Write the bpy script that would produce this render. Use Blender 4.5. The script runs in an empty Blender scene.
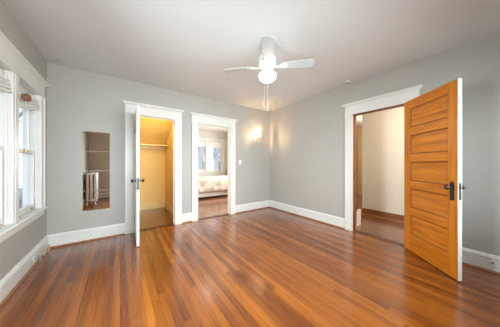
import bpy, bmesh, math, random
from mathutils import Vector, Matrix
random.seed(7)
S = bpy.context.scene
C = S.collection
PI = math.pi

# ------------------------------------------------------------ camera, world, lights, exposure
cam_d = bpy.data.cameras.new('camera'); cam = bpy.data.objects.new('camera', cam_d); C.objects.link(cam)
cam_d.sensor_width = 36.0; cam_d.lens = 36.0*181/500; cam_d.clip_start = 0.02; cam_d.clip_end = 300
cam.location = (0, 0, 1.25); cam.rotation_euler = (PI/2, 0, -math.radians(35.65))
S.camera = cam
S.view_settings.view_transform = 'Standard'
try: S.view_settings.look = 'None'
except Exception: pass
S.view_settings.gamma = 1.0; S.view_settings.use_curve_mapping = False
S.view_settings.exposure = 0.36
S.cycles.use_denoising = True
S.cycles.max_bounces = 10; S.cycles.diffuse_bounces = 6; S.cycles.glossy_bounces = 5
S.cycles.transparent_max_bounces = 12
S.cycles.sample_clamp_indirect = 6.0
S.cycles.caustics_reflective = False; S.cycles.caustics_refractive = False

W = bpy.data.worlds.new('overcast_sky'); S.world = W; W.use_nodes = True
wn = W.node_tree; wn.nodes.clear()
wo = wn.nodes.new('ShaderNodeOutputWorld'); wb = wn.nodes.new('ShaderNodeBackground')
wg = wn.nodes.new('ShaderNodeTexCoord'); wz = wn.nodes.new('ShaderNodeSeparateXYZ'); wr = wn.nodes.new('ShaderNodeValToRGB')
wn.links.new(wg.outputs['Generated'], wz.inputs[0]); wn.links.new(wz.outputs['Z'], wr.inputs[0])
wr.color_ramp.elements[0].color = (0.90, 0.93, 1.0, 1); wr.color_ramp.elements[1].color = (0.66, 0.80, 1.0, 1)
wn.links.new(wr.outputs[0], wb.inputs[0]); wn.links.new(wb.outputs[0], wo.inputs[0])
SKY = 1.15
wb.inputs[1].default_value = SKY

FAN_E, SCONCE_E, CLOSET_E, HALL_E, BED_E, CEIL_E = 6.0, 460.0, 430.0, 225.0, 8.0, 0.0
REAR_W, SIDE_W = 42.0, 52.0

for wx, we in ((2.675, .45), (1.575, 1.0), (.475, 1.5)):      # fill lamps outside the windows added behind the camera
    l = bpy.data.lights.new('rear_fill', 'AREA'); l.shape = 'RECTANGLE'; l.size = 1.0; l.size_y = 1.5; l.energy = REAR_W*we; l.spread = math.radians(125); l.color = (.86, .97, 1.0)
    o = bpy.data.objects.new('rear_fill', l); C.objects.link(o); o.location = (wx, -.65, 1.42); o.rotation_euler = (math.radians(76), 0, 0)
l = bpy.data.lights.new('side_fill', 'AREA'); l.shape = 'RECTANGLE'; l.size = 1.45; l.size_y = .64; l.energy = SIDE_W; l.spread = math.radians(130); l.color = (.84, .96, 1.0)
o = bpy.data.objects.new('side_fill', l); C.objects.link(o); o.location = (-1.06, 1.71, 1.4); o.rotation_euler = (0, math.radians(-76), 0)   # fill lamp behind the window added just out of frame

l = bpy.data.lights.new('bedroom_fill', 'AREA'); l.shape = 'RECTANGLE'; l.size = 1.5; l.size_y = 1.5; l.energy = 72.0; l.color = (1.0, .98, .94)
o = bpy.data.objects.new('bedroom_fill', l); C.objects.link(o); o.location = (4.33, 5.6, 1.55); o.rotation_euler = (0, math.radians(83), 0)   # fill lamp added behind an unseen side opening of the bedroom

# ------------------------------------------------------------ helpers
def empty(name, loc=(0, 0, 0), rz=0, parent=None):
    o = bpy.data.objects.new(name, None); C.objects.link(o)
    o.location = loc; o.rotation_euler = (0, 0, rz); o.empty_display_size = .1
    if parent: o.parent = parent
    return o
def tag(o, label, cat, group=None, kind=None):
    o['label'] = label; o['category'] = cat
    if group: o['group'] = group
    if kind: o['kind'] = kind
    return o
def base_of(p):
    v = Vector((0, 0, 0))
    while p: v += Vector(p.location); p = p.parent
    return v

class MB:
    def __init__(s, xf=None): s.bm = bmesh.new(); s.xf = xf; s.smooth = []
    def V(s, p):
        p = Vector(p)
        return s.bm.verts.new(Vector(s.xf(p)) if s.xf else p)
    def F(s, vs, mi=0, sm=False):
        try: f = s.bm.faces.new(vs)
        except ValueError: return
        f.material_index = mi; f.smooth = sm
        return f
    def hexa(s, P, mi=0):
        v = [s.V(p) for p in P]
        for q in ((0,3,2,1),(4,5,6,7),(0,1,5,4),(1,2,6,5),(2,3,7,6),(3,0,4,7)): s.F([v[i] for i in q], mi)
    def box(s, a, b, mi=0):
        x0,y0,z0 = [min(a[i], b[i]) for i in range(3)]; x1,y1,z1 = [max(a[i], b[i]) for i in range(3)]
        s.hexa([(x0,y0,z0),(x1,y0,z0),(x1,y1,z0),(x0,y1,z0),(x0,y0,z1),(x1,y0,z1),(x1,y1,z1),(x0,y1,z1)], mi)
        return s
    def frus(s, b0, z0, b1, z1, mi=0):      # b = (x0,y0,x1,y1)
        s.hexa([(b0[0],b0[1],z0),(b0[2],b0[1],z0),(b0[2],b0[3],z0),(b0[0],b0[3],z0),
                (b1[0],b1[1],z1),(b1[2],b1[1],z1),(b1[2],b1[3],z1),(b1[0],b1[3],z1)], mi); return s
    def prism(s, poly, d0, d1, fn, mi=0, sm=False):   # fn(p, d) -> 3d
        a = [s.V(fn(p, d0)) for p in poly]; b = [s.V(fn(p, d1)) for p in poly]
        n = len(poly)
        for i in range(n): s.F([a[i], a[(i+1)%n], b[(i+1)%n], b[i]], mi, sm)
        s.F(a[::-1], mi); s.F(b, mi); return s
    def rings(s, rs, closed=True, caps=True, mi=0, sm=True):
        R = [[s.V(p) for p in r] for r in rs]; n = len(R[0])
        for A, B in zip(R, R[1:]):
            for i in range(n if closed else n-1): s.F([A[i], A[(i+1)%n], B[(i+1)%n], B[i]], mi, sm)
        if caps: s.F(R[0][::-1], mi); s.F(R[-1], mi)
        return s
    def tube(s, pts, r, seg=10, mi=0):
        pts = [Vector(p) for p in pts]; n = len(pts)
        rr = r if isinstance(r, (list, tuple)) else [r]*n
        t0 = (pts[1]-pts[0]).normalized()
        up = Vector((0,0,1)) if abs(t0.z) < .9 else Vector((1,0,0))
        u = t0.cross(up).normalized(); rs = []
        for i, p in enumerate(pts):
            t = (pts[min(i+1,n-1)]-pts[max(i-1,0)]).normalized()
            u = (u - t*u.dot(t)).normalized(); w = t.cross(u)
            rs.append([p + (u*math.cos(2*PI*k/seg) + w*math.sin(2*PI*k/seg))*rr[i] for k in range(seg)])
        return s.rings(rs, mi=mi)
    def lathe(s, prof, c, axis='z', seg=24, mi=0, sx=1, sy=1):    # prof [(r, h)]
        rs = []
        for r, h in prof:
            ring = []
            for k in range(seg):
                a = 2*PI*k/seg; x, y = r*math.cos(a)*sx, r*math.sin(a)*sy
                p = {'z': (x, y, h), 'x': (h, x, y), 'y': (x, h, y)}[axis]
                ring.append(Vector(c)+Vector(p))
            rs.append(ring)
        return s.rings(rs, mi=mi)
    def build(s, name, mat, parent=None, bevel=0, local=False):
        bmesh.ops.recalc_face_normals(s.bm, faces=s.bm.faces[:])
        me = bpy.data.meshes.new(name)
        if parent is not None and not local:
            bmesh.ops.translate(s.bm, verts=s.bm.verts[:], vec=-base_of(parent))
        s.bm.to_mesh(me); s.bm.free()
        for m in (mat if isinstance(mat, (list, tuple)) else [mat]): me.materials.append(m)
        o = bpy.data.objects.new(name, me); C.objects.link(o)
        if parent is not None: o.parent = parent
        if bevel:
            b = o.modifiers.new('bevel', 'BEVEL'); b.width = bevel; b.segments = 2; b.limit_method = 'ANGLE'; b.angle_limit = math.radians(50)
        return o
def seat(o, loc):     # moves the origin of a one-mesh thing to its base
    o.data.transform(Matrix.Translation(-Vector(loc))); o.location = loc; return o
def struct(name, mb, mat, label, cat, bevel=0):
    o = mb.build(name, mat, None, bevel); return tag(o, label, cat, kind='structure')

# ------------------------------------------------------------ materials
def mat_new(name):
    m = bpy.data.materials.new(name); m.use_nodes = True; nt = m.node_tree
    b = nt.nodes['Principled BSDF']
    return m, nt, b
def N(nt, t, **kw):
    n = nt.nodes.new(t)
    for k, v in kw.items():
        if k in n.inputs: n.inputs[k].default_value = v
        else: setattr(n, k, v)
    return n
def paint(name, col, rough=.6, var=.04, scale=6, bump=.02, metal=0, bscale=120, coat=0):
    m, nt, b = mat_new(name)
    b.inputs['Roughness'].default_value = rough; b.inputs['Metallic'].default_value = metal
    b.inputs['Coat Weight'].default_value = coat
    tc = N(nt, 'ShaderNodeTexCoord'); no = N(nt, 'ShaderNodeTexNoise', Scale=scale, Detail=4.0)
    nt.links.new(tc.outputs['Object'], no.inputs['Vector'])
    r = N(nt, 'ShaderNodeValToRGB'); nt.links.new(no.outputs[0], r.inputs[0])
    r.color_ramp.elements[0].position = .3; r.color_ramp.elements[1].position = .7
    r.color_ramp.elements[0].color = tuple(c*(1-var) for c in col)+(1,); r.color_ramp.elements[1].color = tuple(min(1, c*(1+var)) for c in col)+(1,)
    nt.links.new(r.outputs[0], b.inputs['Base Color'])
    if bump:
        n2 = N(nt, 'ShaderNodeTexNoise', Scale=bscale, Detail=3.0); nt.links.new(tc.outputs['Object'], n2.inputs['Vector'])
        bp = N(nt, 'ShaderNodeBump', Strength=bump*5, Distance=.002); nt.links.new(n2.outputs[0], bp.inputs['Height'])
        nt.links.new(bp.outputs[0], b.inputs['Normal'])
    return m
def emit(name, col, st):
    m, nt, b = mat_new(name); b.inputs['Base Color'].default_value = (.9,.9,.88,1)
    b.inputs['Emission Color'].default_value = col+(1,); b.inputs['Emission Strength'].default_value = st
    b.inputs['Roughness'].default_value = .3
    return m
def math_n(nt, op, a, bv=None, c=None):
    n = nt.nodes.new('ShaderNodeMath'); n.operation = op
    for i, v in enumerate((a, bv, c)):
        if v is None: continue
        if isinstance(v, (int, float)): n.inputs[i].default_value = v
        else: nt.links.new(v, n.inputs[i])
    return n.outputs[0]
def floor_mat(name, cols, along='y', w=.058, L=1.9, rough=.2, stain=.5, spec=.15):
    m, nt, b = mat_new(name)
    tc = N(nt, 'ShaderNodeTexCoord'); sp = N(nt, 'ShaderNodeSeparateXYZ'); nt.links.new(tc.outputs['Object'], sp.inputs[0])
    ax, ay = (sp.outputs[0], sp.outputs[1]) if along == 'y' else (sp.outputs[1], sp.outputs[0])
    u = math_n(nt, 'DIVIDE', ax, w); row = math_n(nt, 'FLOOR', u); fu = math_n(nt, 'FRACT', u)
    wn1 = N(nt, 'ShaderNodeTexWhiteNoise', noise_dimensions='1D'); nt.links.new(row, wn1.inputs['W'])
    off = math_n(nt, 'MULTIPLY', wn1.outputs['Value'], 7.3)
    v = math_n(nt, 'ADD', math_n(nt, 'DIVIDE', ay, L), off); col = math_n(nt, 'FLOOR', v); fv = math_n(nt, 'FRACT', v)
    cb = N(nt, 'ShaderNodeCombineXYZ'); nt.links.new(row, cb.inputs[0]); nt.links.new(col, cb.inputs[1])
    wn2 = N(nt, 'ShaderNodeTexWhiteNoise', noise_dimensions='2D'); nt.links.new(cb.outputs[0], wn2.inputs['Vector'])
    # grain: stretched along the board, shifted per board
    sh = N(nt, 'ShaderNodeCombineXYZ')
    nt.links.new(math_n(nt, 'MULTIPLY', ax, 55.0), sh.inputs[0]); nt.links.new(math_n(nt, 'MULTIPLY', ay, 2.2), sh.inputs[1])
    nt.links.new(math_n(nt, 'MULTIPLY', wn2.outputs['Value'], 50.0), sh.inputs[2])
    gr = N(nt, 'ShaderNodeTexNoise', Scale=1.0, Detail=5.0, Roughness=.6); nt.links.new(sh.outputs[0], gr.inputs['Vector'])
    # broad streaks running over a few boards (old stain and wear)
    st = N(nt, 'ShaderNodeCombineXYZ')
    nt.links.new(math_n(nt, 'MULTIPLY', ax, 5.5), st.inputs[0]); nt.links.new(math_n(nt, 'MULTIPLY', ay, .45), st.inputs[1])
    sn = N(nt, 'ShaderNodeTexNoise', Scale=1.0, Detail=3.0); nt.links.new(st.outputs[0], sn.inputs['Vector'])
    t = math_n(nt, 'MULTIPLY_ADD', wn2.outputs['Value'], .34, .12)
    t = math_n(nt, 'MULTIPLY_ADD', gr.outputs[0], .40, math_n(nt, 'ADD', t, .075))
    t = math_n(nt, 'ADD', t, math_n(nt, 'MULTIPLY', math_n(nt, 'SUBTRACT', sn.outputs[0], .5), stain*2))
    r = N(nt, 'ShaderNodeValToRGB'); nt.links.new(t, r.inputs[0])
    e = r.color_ramp.elements; n = len(cols)
    while len(e) < n: e.new(.5)
    for i, c in enumerate(cols): e[i].position = .1+.85*i/(n-1); e[i].color = c+(1,)
    # seams between boards
    d1 = math_n(nt, 'ABSOLUTE', math_n(nt, 'SUBTRACT', fu, .5)); s1 = math_n(nt, 'GREATER_THAN', d1, .5-.02)
    d2 = math_n(nt, 'ABSOLUTE', math_n(nt, 'SUBTRACT', fv, .5)); s2 = math_n(nt, 'GREATER_THAN', d2, .5-.0012)
    seam = math_n(nt, 'MAXIMUM', s1, s2)
    mx = N(nt, 'ShaderNodeMix', data_type='RGBA'); nt.links.new(math_n(nt, 'MULTIPLY', seam, .75), mx.inputs[0])
    nt.links.new(r.outputs[0], mx.inputs[6]); mx.inputs[7].default_value = (.03, .012, .006, 1)
    nt.links.new(mx.outputs[2], b.inputs['Base Color'])
    b.inputs['Coat Weight'].default_value = .9; b.inputs['Coat Roughness'].default_value = .17; b.inputs['Roughness'].default_value = rough; b.inputs['IOR'].default_value = 1.5; b.inputs['Specular IOR Level'].default_value = spec
    rn = math_n(nt, 'MULTIPLY_ADD', gr.outputs[0], .12, rough-.05); nt.links.new(rn, b.inputs['Roughness'])
    bh = math_n(nt, 'SUBTRACT', math_n(nt, 'MULTIPLY', wn2.outputs['Value'], .5), seam)
    bp = N(nt, 'ShaderNodeBump', Strength=.25, Distance=.001); nt.links.new(bh, bp.inputs['Height']); nt.links.new(bp.outputs[0], b.inputs['Normal'])
    return m
def wood(name, cols, grain='x', rough=.3, sc=1.0):
    m, nt, b = mat_new(name)
    tc = N(nt, 'ShaderNodeTexCoord'); mp = N(nt, 'ShaderNodeMapping')
    k = {'x': (1.6, 30, 22), 'z': (30, 30, 1.6), 'y': (30, 1.6, 30)}[grain]
    mp.inputs['Scale'].default_value = tuple(q*sc for q in k)
    oi = N(nt, 'ShaderNodeObjectInfo'); av = N(nt, 'ShaderNodeVectorMath', operation='MULTIPLY_ADD')
    nt.links.new(tc.outputs['Object'], mp.inputs['Vector'])
    nt.links.new(mp.outputs[0], av.inputs[0]); av.inputs[1].default_value = (1,1,1)
    rm = math_n(nt, 'MULTIPLY', oi.outputs['Random'], 40.0); nt.links.new(rm, av.inputs[2])
    no = N(nt, 'ShaderNodeTexNoise', Scale=1.0, Detail=6.0, Roughness=.6, Distortion=.6); nt.links.new(av.outputs[0], no.inputs['Vector'])
    r = N(nt, 'ShaderNodeValToRGB'); nt.links.new(no.outputs[0], r.inputs[0])
    e = r.color_ramp.elements; n = len(cols)
    while len(e) < n: e.new(.5)
    for i, c in enumerate(cols): e[i].position = .28+.44*i/(n-1); e[i].color = c+(1,)
    nt.links.new(r.outputs[0], b.inputs['Base Color']); b.inputs['Roughness'].default_value = rough
    return m
M = {}
M['wall'] = paint('greige_wall_paint', (.42, .392, .352), .55, .02)
M['rear'] = paint('greige_rear_paint', (.60, .53, .44), .6, .02)
M['ceil'] = paint('ceiling_paint', (.66, .655, .64), .75, .025, 1.2)
M['white'] = paint('white_gloss_trim', (.73, .71, .665), .3, .015, 5, .006)
M['jambwhite'] = paint('cream_trim', (.78, .75, .68), .35, .015, 5, .006)
M['closet'] = paint('warm_ochre_closet_paint', (.80, .60, .22), .6, .03)
M['closettrim'] = paint('ochre_closet_trim', (.82, .64, .28), .4, .03)
M['bedwall'] = paint('bedroom_wall_paint', (.70, .67, .60), .6, .02)
M['bedceil'] = paint('bedroom_ceiling_paint', (.85, .83, .80), .7, .02)
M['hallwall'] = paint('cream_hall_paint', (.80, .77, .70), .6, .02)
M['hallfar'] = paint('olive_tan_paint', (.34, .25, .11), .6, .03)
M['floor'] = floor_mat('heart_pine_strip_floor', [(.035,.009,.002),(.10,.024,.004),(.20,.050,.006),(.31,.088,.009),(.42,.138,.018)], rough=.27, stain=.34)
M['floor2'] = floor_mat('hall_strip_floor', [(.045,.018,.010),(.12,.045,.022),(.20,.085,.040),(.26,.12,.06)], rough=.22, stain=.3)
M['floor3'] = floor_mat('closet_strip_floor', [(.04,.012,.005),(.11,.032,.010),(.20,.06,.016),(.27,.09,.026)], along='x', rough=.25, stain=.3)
M['floor4'] = floor_mat('bedroom_strip_floor', [(.12,.04,.018),(.22,.075,.03),(.32,.115,.05),(.40,.16,.075)], along='x', rough=.14, stain=.3)
M['oakx'] = wood('amber_fir_cross_grain', [(.40,.105,.004),(.63,.195,.008),(.78,.29,.018)], 'x', .32)
M['oakz'] = wood('amber_fir_upright_grain', [(.44,.115,.004),(.63,.198,.008),(.76,.28,.018)], 'z', .32)
M['oakedge'] = wood('amber_fir_moulding', [(.20,.055,.005),(.32,.09,.008),(.42,.13,.012)], 'x', .35)
M['darkwood'] = wood('dark_stained_wood', [(.05,.018,.008),(.10,.035,.014),(.15,.055,.02)], 'z', .35)
M['redwood'] = wood('reddish_stained_wood', [(.12,.035,.012),(.22,.07,.022),(.30,.10,.03)], 'z', .35)
M['hallbase'] = wood('brown_baseboard_wood', [(.14,.048,.012),(.24,.09,.022),(.32,.13,.035)], 'y', .35)
M['shoe'] = wood('shoe_moulding_wood', [(.16,.06,.02),(.28,.11,.035),(.38,.17,.06)], 'y', .35)
M['bronze'] = paint('aged_bronze', (.035, .034, .036), .5, .2, 40, .01, metal=.4)
M['knob'] = paint('dark_garnet_knob', (.05, .012, .010), .22, .2, 30, 0, coat=.2)
M['brass'] = paint('old_brass', (.55, .36, .14), .3, .15, 30, .01, metal=1)
M['enamel'] = paint('white_enamel', (.70, .70, .68), .3, .015, 8, .004)
M['blade'] = paint('grey_white_fan_blade', (.47, .50, .48), .4, .02, 8, .004)
M['plastic'] = paint('white_plastic', (.80, .79, .75), .35, .01, 8, 0)
M['darkplastic'] = paint('dark_slot', (.03, .03, .03), .5, .1, 8, 0)
M['grey'] = paint('grey_metal', (.35, .34, .32), .4, .05, 20, 0, metal=.5)
M['iron'] = paint('radiator_enamel', (.90, .88, .85), .35, .02, 10, .01)
M['fabric'] = paint('off_white_shade_fabric', (.84, .82, .77), .9, .05, 14, .05, bscale=300)
M['wicker'] = paint('brown_wicker', (.30, .14, .05), .7, .5, 60, .14, bscale=90)
M['cord'] = paint('white_cord', (.85, .85, .83), .7, .02, 50, 0)
M['tan'] = paint('tan_cable', (.55, .40, .22), .5, .05, 40, 0)
M['mattress'] = paint('white_mattress', (.82, .81, .78), .9, .02, 14, .03)
M['bark'] = paint('pale_bark', (.42, .39, .37), .9, .2, 20, .1)
M['ground'] = paint('pale_lawn', (.42, .44, .38), .95, .15, 1, .0)
M['siding'] = paint('pale_siding', (.86, .86, .90), .8, .05, 3, .0)
M['roofing'] = paint('grey_shingles', (.62, .60, .64), .9, .15, 12, .0)
def mirror_mat():
    m, nt, b = mat_new('mirror_silver'); b.inputs['Metallic'].default_value = 1; b.inputs['Roughness'].default_value = .015
    tc = N(nt, 'ShaderNodeTexCoord'); no = N(nt, 'ShaderNodeTexNoise', Scale=9.0, Detail=3.0); nt.links.new(tc.outputs['Object'], no.inputs['Vector'])
    r = N(nt, 'ShaderNodeValToRGB'); nt.links.new(no.outputs[0], r.inputs[0])
    r.color_ramp.elements[0].color = (.90,.87,.81,1); r.color_ramp.elements[1].color = (.94,.91,.85,1); nt.links.new(r.outputs[0], b.inputs['Base Color'])
    return m
M['mirror'] = mirror_mat()
def glass_mat(name, tint=(.96,.98,1)):
    m, nt, b = mat_new(name); nt.nodes.remove(b); out = nt.nodes['Material Output']
    tr = N(nt, 'ShaderNodeBsdfTransparent'); tr.inputs[0].default_value = tint+(1,)
    gl = N(nt, 'ShaderNodeBsdfGlossy'); gl.inputs['Roughness'].default_value = .02
    mx = N(nt, 'ShaderNodeMixShader'); mx.inputs[0].default_value = .04
    nt.links.new(tr.outputs[0], mx.inputs[1]); nt.links.new(gl.outputs[0], mx.inputs[2])
    nt.links.new(mx.outputs[0], out.inputs[0]); return m
M['glass'] = glass_mat('window_glass')
def quilt_mat():
    m, nt, b = mat_new('damask_quilt'); b.inputs['Roughness'].default_value = .85
    tc = N(nt, 'ShaderNodeTexCoord'); no = N(nt, 'ShaderNodeTexNoise', Scale=5.0, Detail=1.0); nt.links.new(tc.outputs['Object'], no.inputs['Vector'])
    wv = N(nt, 'ShaderNodeTexWave', wave_type='RINGS'); wv.inputs['Scale'].default_value = 2.2; wv.inputs['Distortion'].default_value = 7.0; wv.inputs['Detail Scale'].default_value = 1.4
    nt.links.new(tc.outputs['Object'], wv.inputs['Vector'])
    r = N(nt, 'ShaderNodeValToRGB'); nt.links.new(wv.outputs[0], r.inputs[0])
    r.color_ramp.elements[0].position = .12; r.color_ramp.elements[1].position = .3
    r.color_ramp.elements[0].color = (.52,.44,.33,1); r.color_ramp.elements[1].color = (.74,.69,.60,1)
    nt.links.new(r.outputs[0], b.inputs['Base Color']); return m
M['quilt'] = quilt_mat()
M['globe'] = emit('lit_opal_globe', (1.0, .84, .66), FAN_E)
M['sconcebulb'] = emit('lit_candle_bulb', (1.0, .66, .34), SCONCE_E*3)
M['closetbulb'] = emit('lit_closet_bulb', (1.0, .76, .40), CLOSET_E)
M['hallfill'] = emit('hall_fill_globe', (1.0, .86, .68), HALL_E)
M['bedfill'] = emit('bedroom_fill_globe', (1.0, .92, .82), BED_E)
def shade_glass():
    m, nt, b = mat_new('frosted_glass_shade'); nt.nodes.remove(b); out = nt.nodes['Material Output']
    tr = N(nt, 'ShaderNodeBsdfTransparent'); tl = N(nt, 'ShaderNodeBsdfTranslucent'); tl.inputs[0].default_value = (.50,.42,.28,1)
    gl = N(nt, 'ShaderNodeBsdfGlossy'); gl.inputs['Roughness'].default_value = .1
    m1 = N(nt, 'ShaderNodeMixShader'); m1.inputs[0].default_value = .4; m2 = N(nt, 'ShaderNodeMixShader'); m2.inputs[0].default_value = .12
    nt.links.new(tr.outputs[0], m1.inputs[1]); nt.links.new(tl.outputs[0], m1.inputs[2])
    nt.links.new(m1.outputs[0], m2.inputs[1]); nt.links.new(gl.outputs[0], m2.inputs[2]); nt.links.new(m2.outputs[0], out.inputs[0]); return m
M['shadeglass'] = shade_glass()

# ------------------------------------------------------------ room geometry
XL, XR, YB, YR, H, T = -.875, 3.49, 3.9, -.5, 2.74, .14
CL = (.204, .905, 2.14)            # closet opening x0,x1,top
BD = (1.385, 2.2, 2.13)            # bedroom opening
HD = (.822, 1.606, 2.15)           # hall opening (y0,y1,top)
WL = [(2.93, 3.57), (2.16, 2.80), (1.39, 2.03)]  # windows in the left wall, the last one added for light (y)
WZ = (.66, 2.15)
WR = [(2.20, 3.15), (1.10, 2.05), (0.0, .95)]   # rear wall windows, added for fill light (x)
WB = [(3.28, 3.94), (2.48, 3.14)]  # bedroom windows (x)
WBZ = (.90, 2.25)

def wall_with_holes(mb, a0, a1, z0, z1, holes, fn):
    """slab in (a, z), holes = [(a0,a1,z0,z1)], fn(a, z)->corner pair boxes"""
    cuts = sorted(set([a0, a1] + [h[0] for h in holes] + [h[1] for h in holes]))
    for p, q in zip(cuts, cuts[1:]):
        hs = [h for h in holes if h[0] <= p+1e-6 and h[1] >= q-1e-6]
        if not hs: fn(mb, p, q, z0, z1)
        else:
            h = hs[0]
            if h[2] > z0+1e-4: fn(mb, p, q, z0, h[2])
            if h[3] < z1-1e-4: fn(mb, p, q, h[3], z1)
b = MB(); wall_with_holes(b, XL-T, XR+T, 0, H, [(CL[0]-.02, CL[1]+.02, 0, CL[2]+.02), (BD[0]-.02, BD[1]+.02, 0, BD[2]+.02)], lambda m,p,q,r,s: m.box((p,YB,r),(q,YB+T,s)))
struct('wall_back', b, M['wall'], 'greige wall with the mirror, closet doorway and bedroom doorway', 'wall')
b = MB(); wall_with_holes(b, YR, YB, 0, H, [(HD[0]-.02, HD[1]+.02, 0, HD[2]+.02)], lambda m,p,q,r,s: m.box((XR,p,r),(XR+T,q,s)))
struct('wall_right', b, M['wall'], 'greige wall with the hall doorway and open wooden door', 'wall')
b = MB(); wall_with_holes(b, YR, YB, 0, H, [(w[0]-.015, w[1]+.015, WZ[0]-.02, WZ[1]+.015) for w in WL], lambda m,p,q,r,s: m.box((XL-T,p,r),(XL,q,s)))
struct('wall_left', b, M['wall'], 'greige wall with the double-hung windows at the left', 'wall')
b = MB(); wall_with_holes(b, XL-T, XR+T, 0, H, [(w[0], w[1], WZ[0], WZ[1]) for w in WR], lambda m,p,q,r,s: m.box((p,YR-T,r),(q,YR,s)))
struct('wall_rear', b, M['rear'], 'greige wall opposite the closet, seen only in the mirror', 'wall')
struct('floor', MB().box((XL-T, YR-T, -.1), (XR+.035, YB+.035, 0)), M['floor'], 'glossy orange-brown strip wood floor of the empty room', 'floor')
struct('ceiling', MB().box((XL-T, YR-T, H), (XR+T, YB+T, H+.12)), M['ceil'], 'off-white painted ceiling above the empty room', 'ceiling')

# closet shell
CX0, CX1, CY = -.42, 1.05, 5.62
struct('wall_closet_back', MB().box((CX0-.07, CY, 0), (CX1+.07, CY+.1, 1.78)), M['closet'], 'ochre painted back wall of the closet', 'wall')
struct('wall_closet_right', MB().box((CX1, YB+T, 0), (CX1+.06, CY, 2.5)), M['closet'], 'ochre painted right wall of the closet', 'wall')
struct('wall_closet_left', MB().box((CX0-.07, YB+T, 0), (CX0, CY, 2.5)), M['closet'], 'ochre painted left wall of the closet', 'wall')
b = MB()
b.prism([(CY+.02, 1.70), (4.58, 2.36), (YB+T, 2.36), (YB+T, 2.44), (4.6, 2.44), (CY+.1, 1.78)], CX0-.07, CX1+.06, lambda p, d: (d, p[0], p[1]))
struct('ceiling_closet', b, M['closet'], 'sloping ochre closet ceiling above the shelf', 'ceiling')
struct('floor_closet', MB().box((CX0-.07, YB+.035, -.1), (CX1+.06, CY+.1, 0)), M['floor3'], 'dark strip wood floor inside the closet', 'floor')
b = MB(); b.box((CX0, CY-.018, 0), (CX1, CY, .17)); b.box((CX0, CY-.026, .17), (CX1, CY, .19))
struct('baseboard_closet_back', b, M['closettrim'], 'ochre baseboard along the closet back wall', 'baseboard', .004)
b = MB(); b.box((CX1-.018, YB+T, 0), (CX1, CY-.026, .17)); b.box((CX1-.026, YB+T, .17), (CX1, CY-.026, .19))
struct('baseboard_closet_right', b, M['closettrim'], 'ochre baseboard along the closet right wall', 'baseboard', .004)

# bedroom shell
BX0, BX1, BY = 1.19, 4.2, 7.8
struct('wall_bedroom_left', MB().box((BX0-.08, YB+T, 0), (BX0, BY, H)), M['bedwall'], 'pale bedroom wall beside the closet', 'wall')
b = MB(); wall_with_holes(b, YB+T, BY, 0, H, [(4.8, 6.4, .8, 2.3)], lambda m,p,q,r,s: m.box((BX1,p,r),(BX1+.1,q,s)))  # unseen side opening added so the fill lamp reaches the bedroom
struct('wall_bedroom_right', b, M['bedwall'], 'pale bedroom wall at the right', 'wall')
struct('wall_bedroom_front', MB().box((XR+T, YB, 0), (BX1+.1, YB+T, H)), M['bedwall'], 'pale short bedroom wall beside the doorway', 'wall')
b = MB(); wall_with_holes(b, BX0-.08, BX1+.1, 0, H, [(w[0]-.01, w[1]+.01, WBZ[0]-.02, WBZ[1]+.01) for w in WB], lambda m,p,q,r,s: m.box((p,BY,r),(q,BY+T,s)))
struct('wall_bedroom_back', b, M['bedwall'], 'pale bedroom wall holding the far windows', 'wall')
struct('floor_bedroom', MB().box((BX0-.08, YB+.035, -.1), (BX1+.1, BY+T, 0)), M['floor4'], 'pinkish brown wood floor of the bedroom beyond the doorway', 'floor')
struct('ceiling_bedroom', MB().box((BX0-.08, YB+T, H), (BX1+.1, BY+T, H+.1)), M['bedceil'], 'white ceiling of the bedroom beyond the doorway', 'ceiling')
struct('baseboard_bedroom', MB().box((BX0, BY-.02, 0), (BX1, BY, .2)), M['white'], 'white baseboard under the far bedroom windows', 'baseboard', .004)

# hall shell
HX, HXF, HY1 = 4.89, 7.94, 3.9
struct('wall_hall', MB().box((HX, YR-T, 0), (HX+.12, 2.03, H)), M['hallwall'], 'cream hall wall facing the open wooden door', 'wall')
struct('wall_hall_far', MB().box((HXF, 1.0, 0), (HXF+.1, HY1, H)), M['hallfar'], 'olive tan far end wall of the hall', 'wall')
struct('wall_hall_left', MB().box((XR+T, HY1, 0), (HXF+.1, HY1+.0001+.1-.1, H)) if False else MB().box((BX1+.1, HY1, 0), (HXF+.1, HY1+.1, H)), M['hallwall'], 'cream side wall of the far hall', 'wall')
struct('wall_hall_inner', MB().box((HX+.12, 1.0, 0), (HXF+.1, 1.1, H)), M['hallwall'], 'cream hall wall around the corner', 'wall')
struct('wall_hall_rear', MB().box((XR+T, YR-T, 0), (HX, YR, H)), M['hallwall'], 'cream wall closing the near end of the hall', 'wall')
struct('floor_hall', MB().box((XR+.035, YR-T, -.1), (HXF+.1, YB+.035, 0)), M['floor2'], 'brown strip wood floor of the hall', 'floor')
struct('ceiling_hall', MB().box((XR+T, YR-T, H), (HXF+.1, HY1+.1, H+.1)), M['ceil'], 'off-white ceiling of the hall', 'ceiling')
b = MB(); b.box((HX-.02, YR, 0), (HX, 2.03, .13)); b.box((HX-.028, YR, .13), (HX, 2.03, .15))
o = struct('baseboard_hall', b, M['hallbase'], 'brown wooden baseboard along the cream hall wall', 'baseboard', .004)
b = MB(); b.prism([(0,0),(.02,0),(.017,.01),(.01,.017),(0,.02)], YR, 2.03, lambda p, d: (HX-.02-p[0], d, p[1])); b.build('shoe_moulding', M['shoe'], o)

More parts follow.
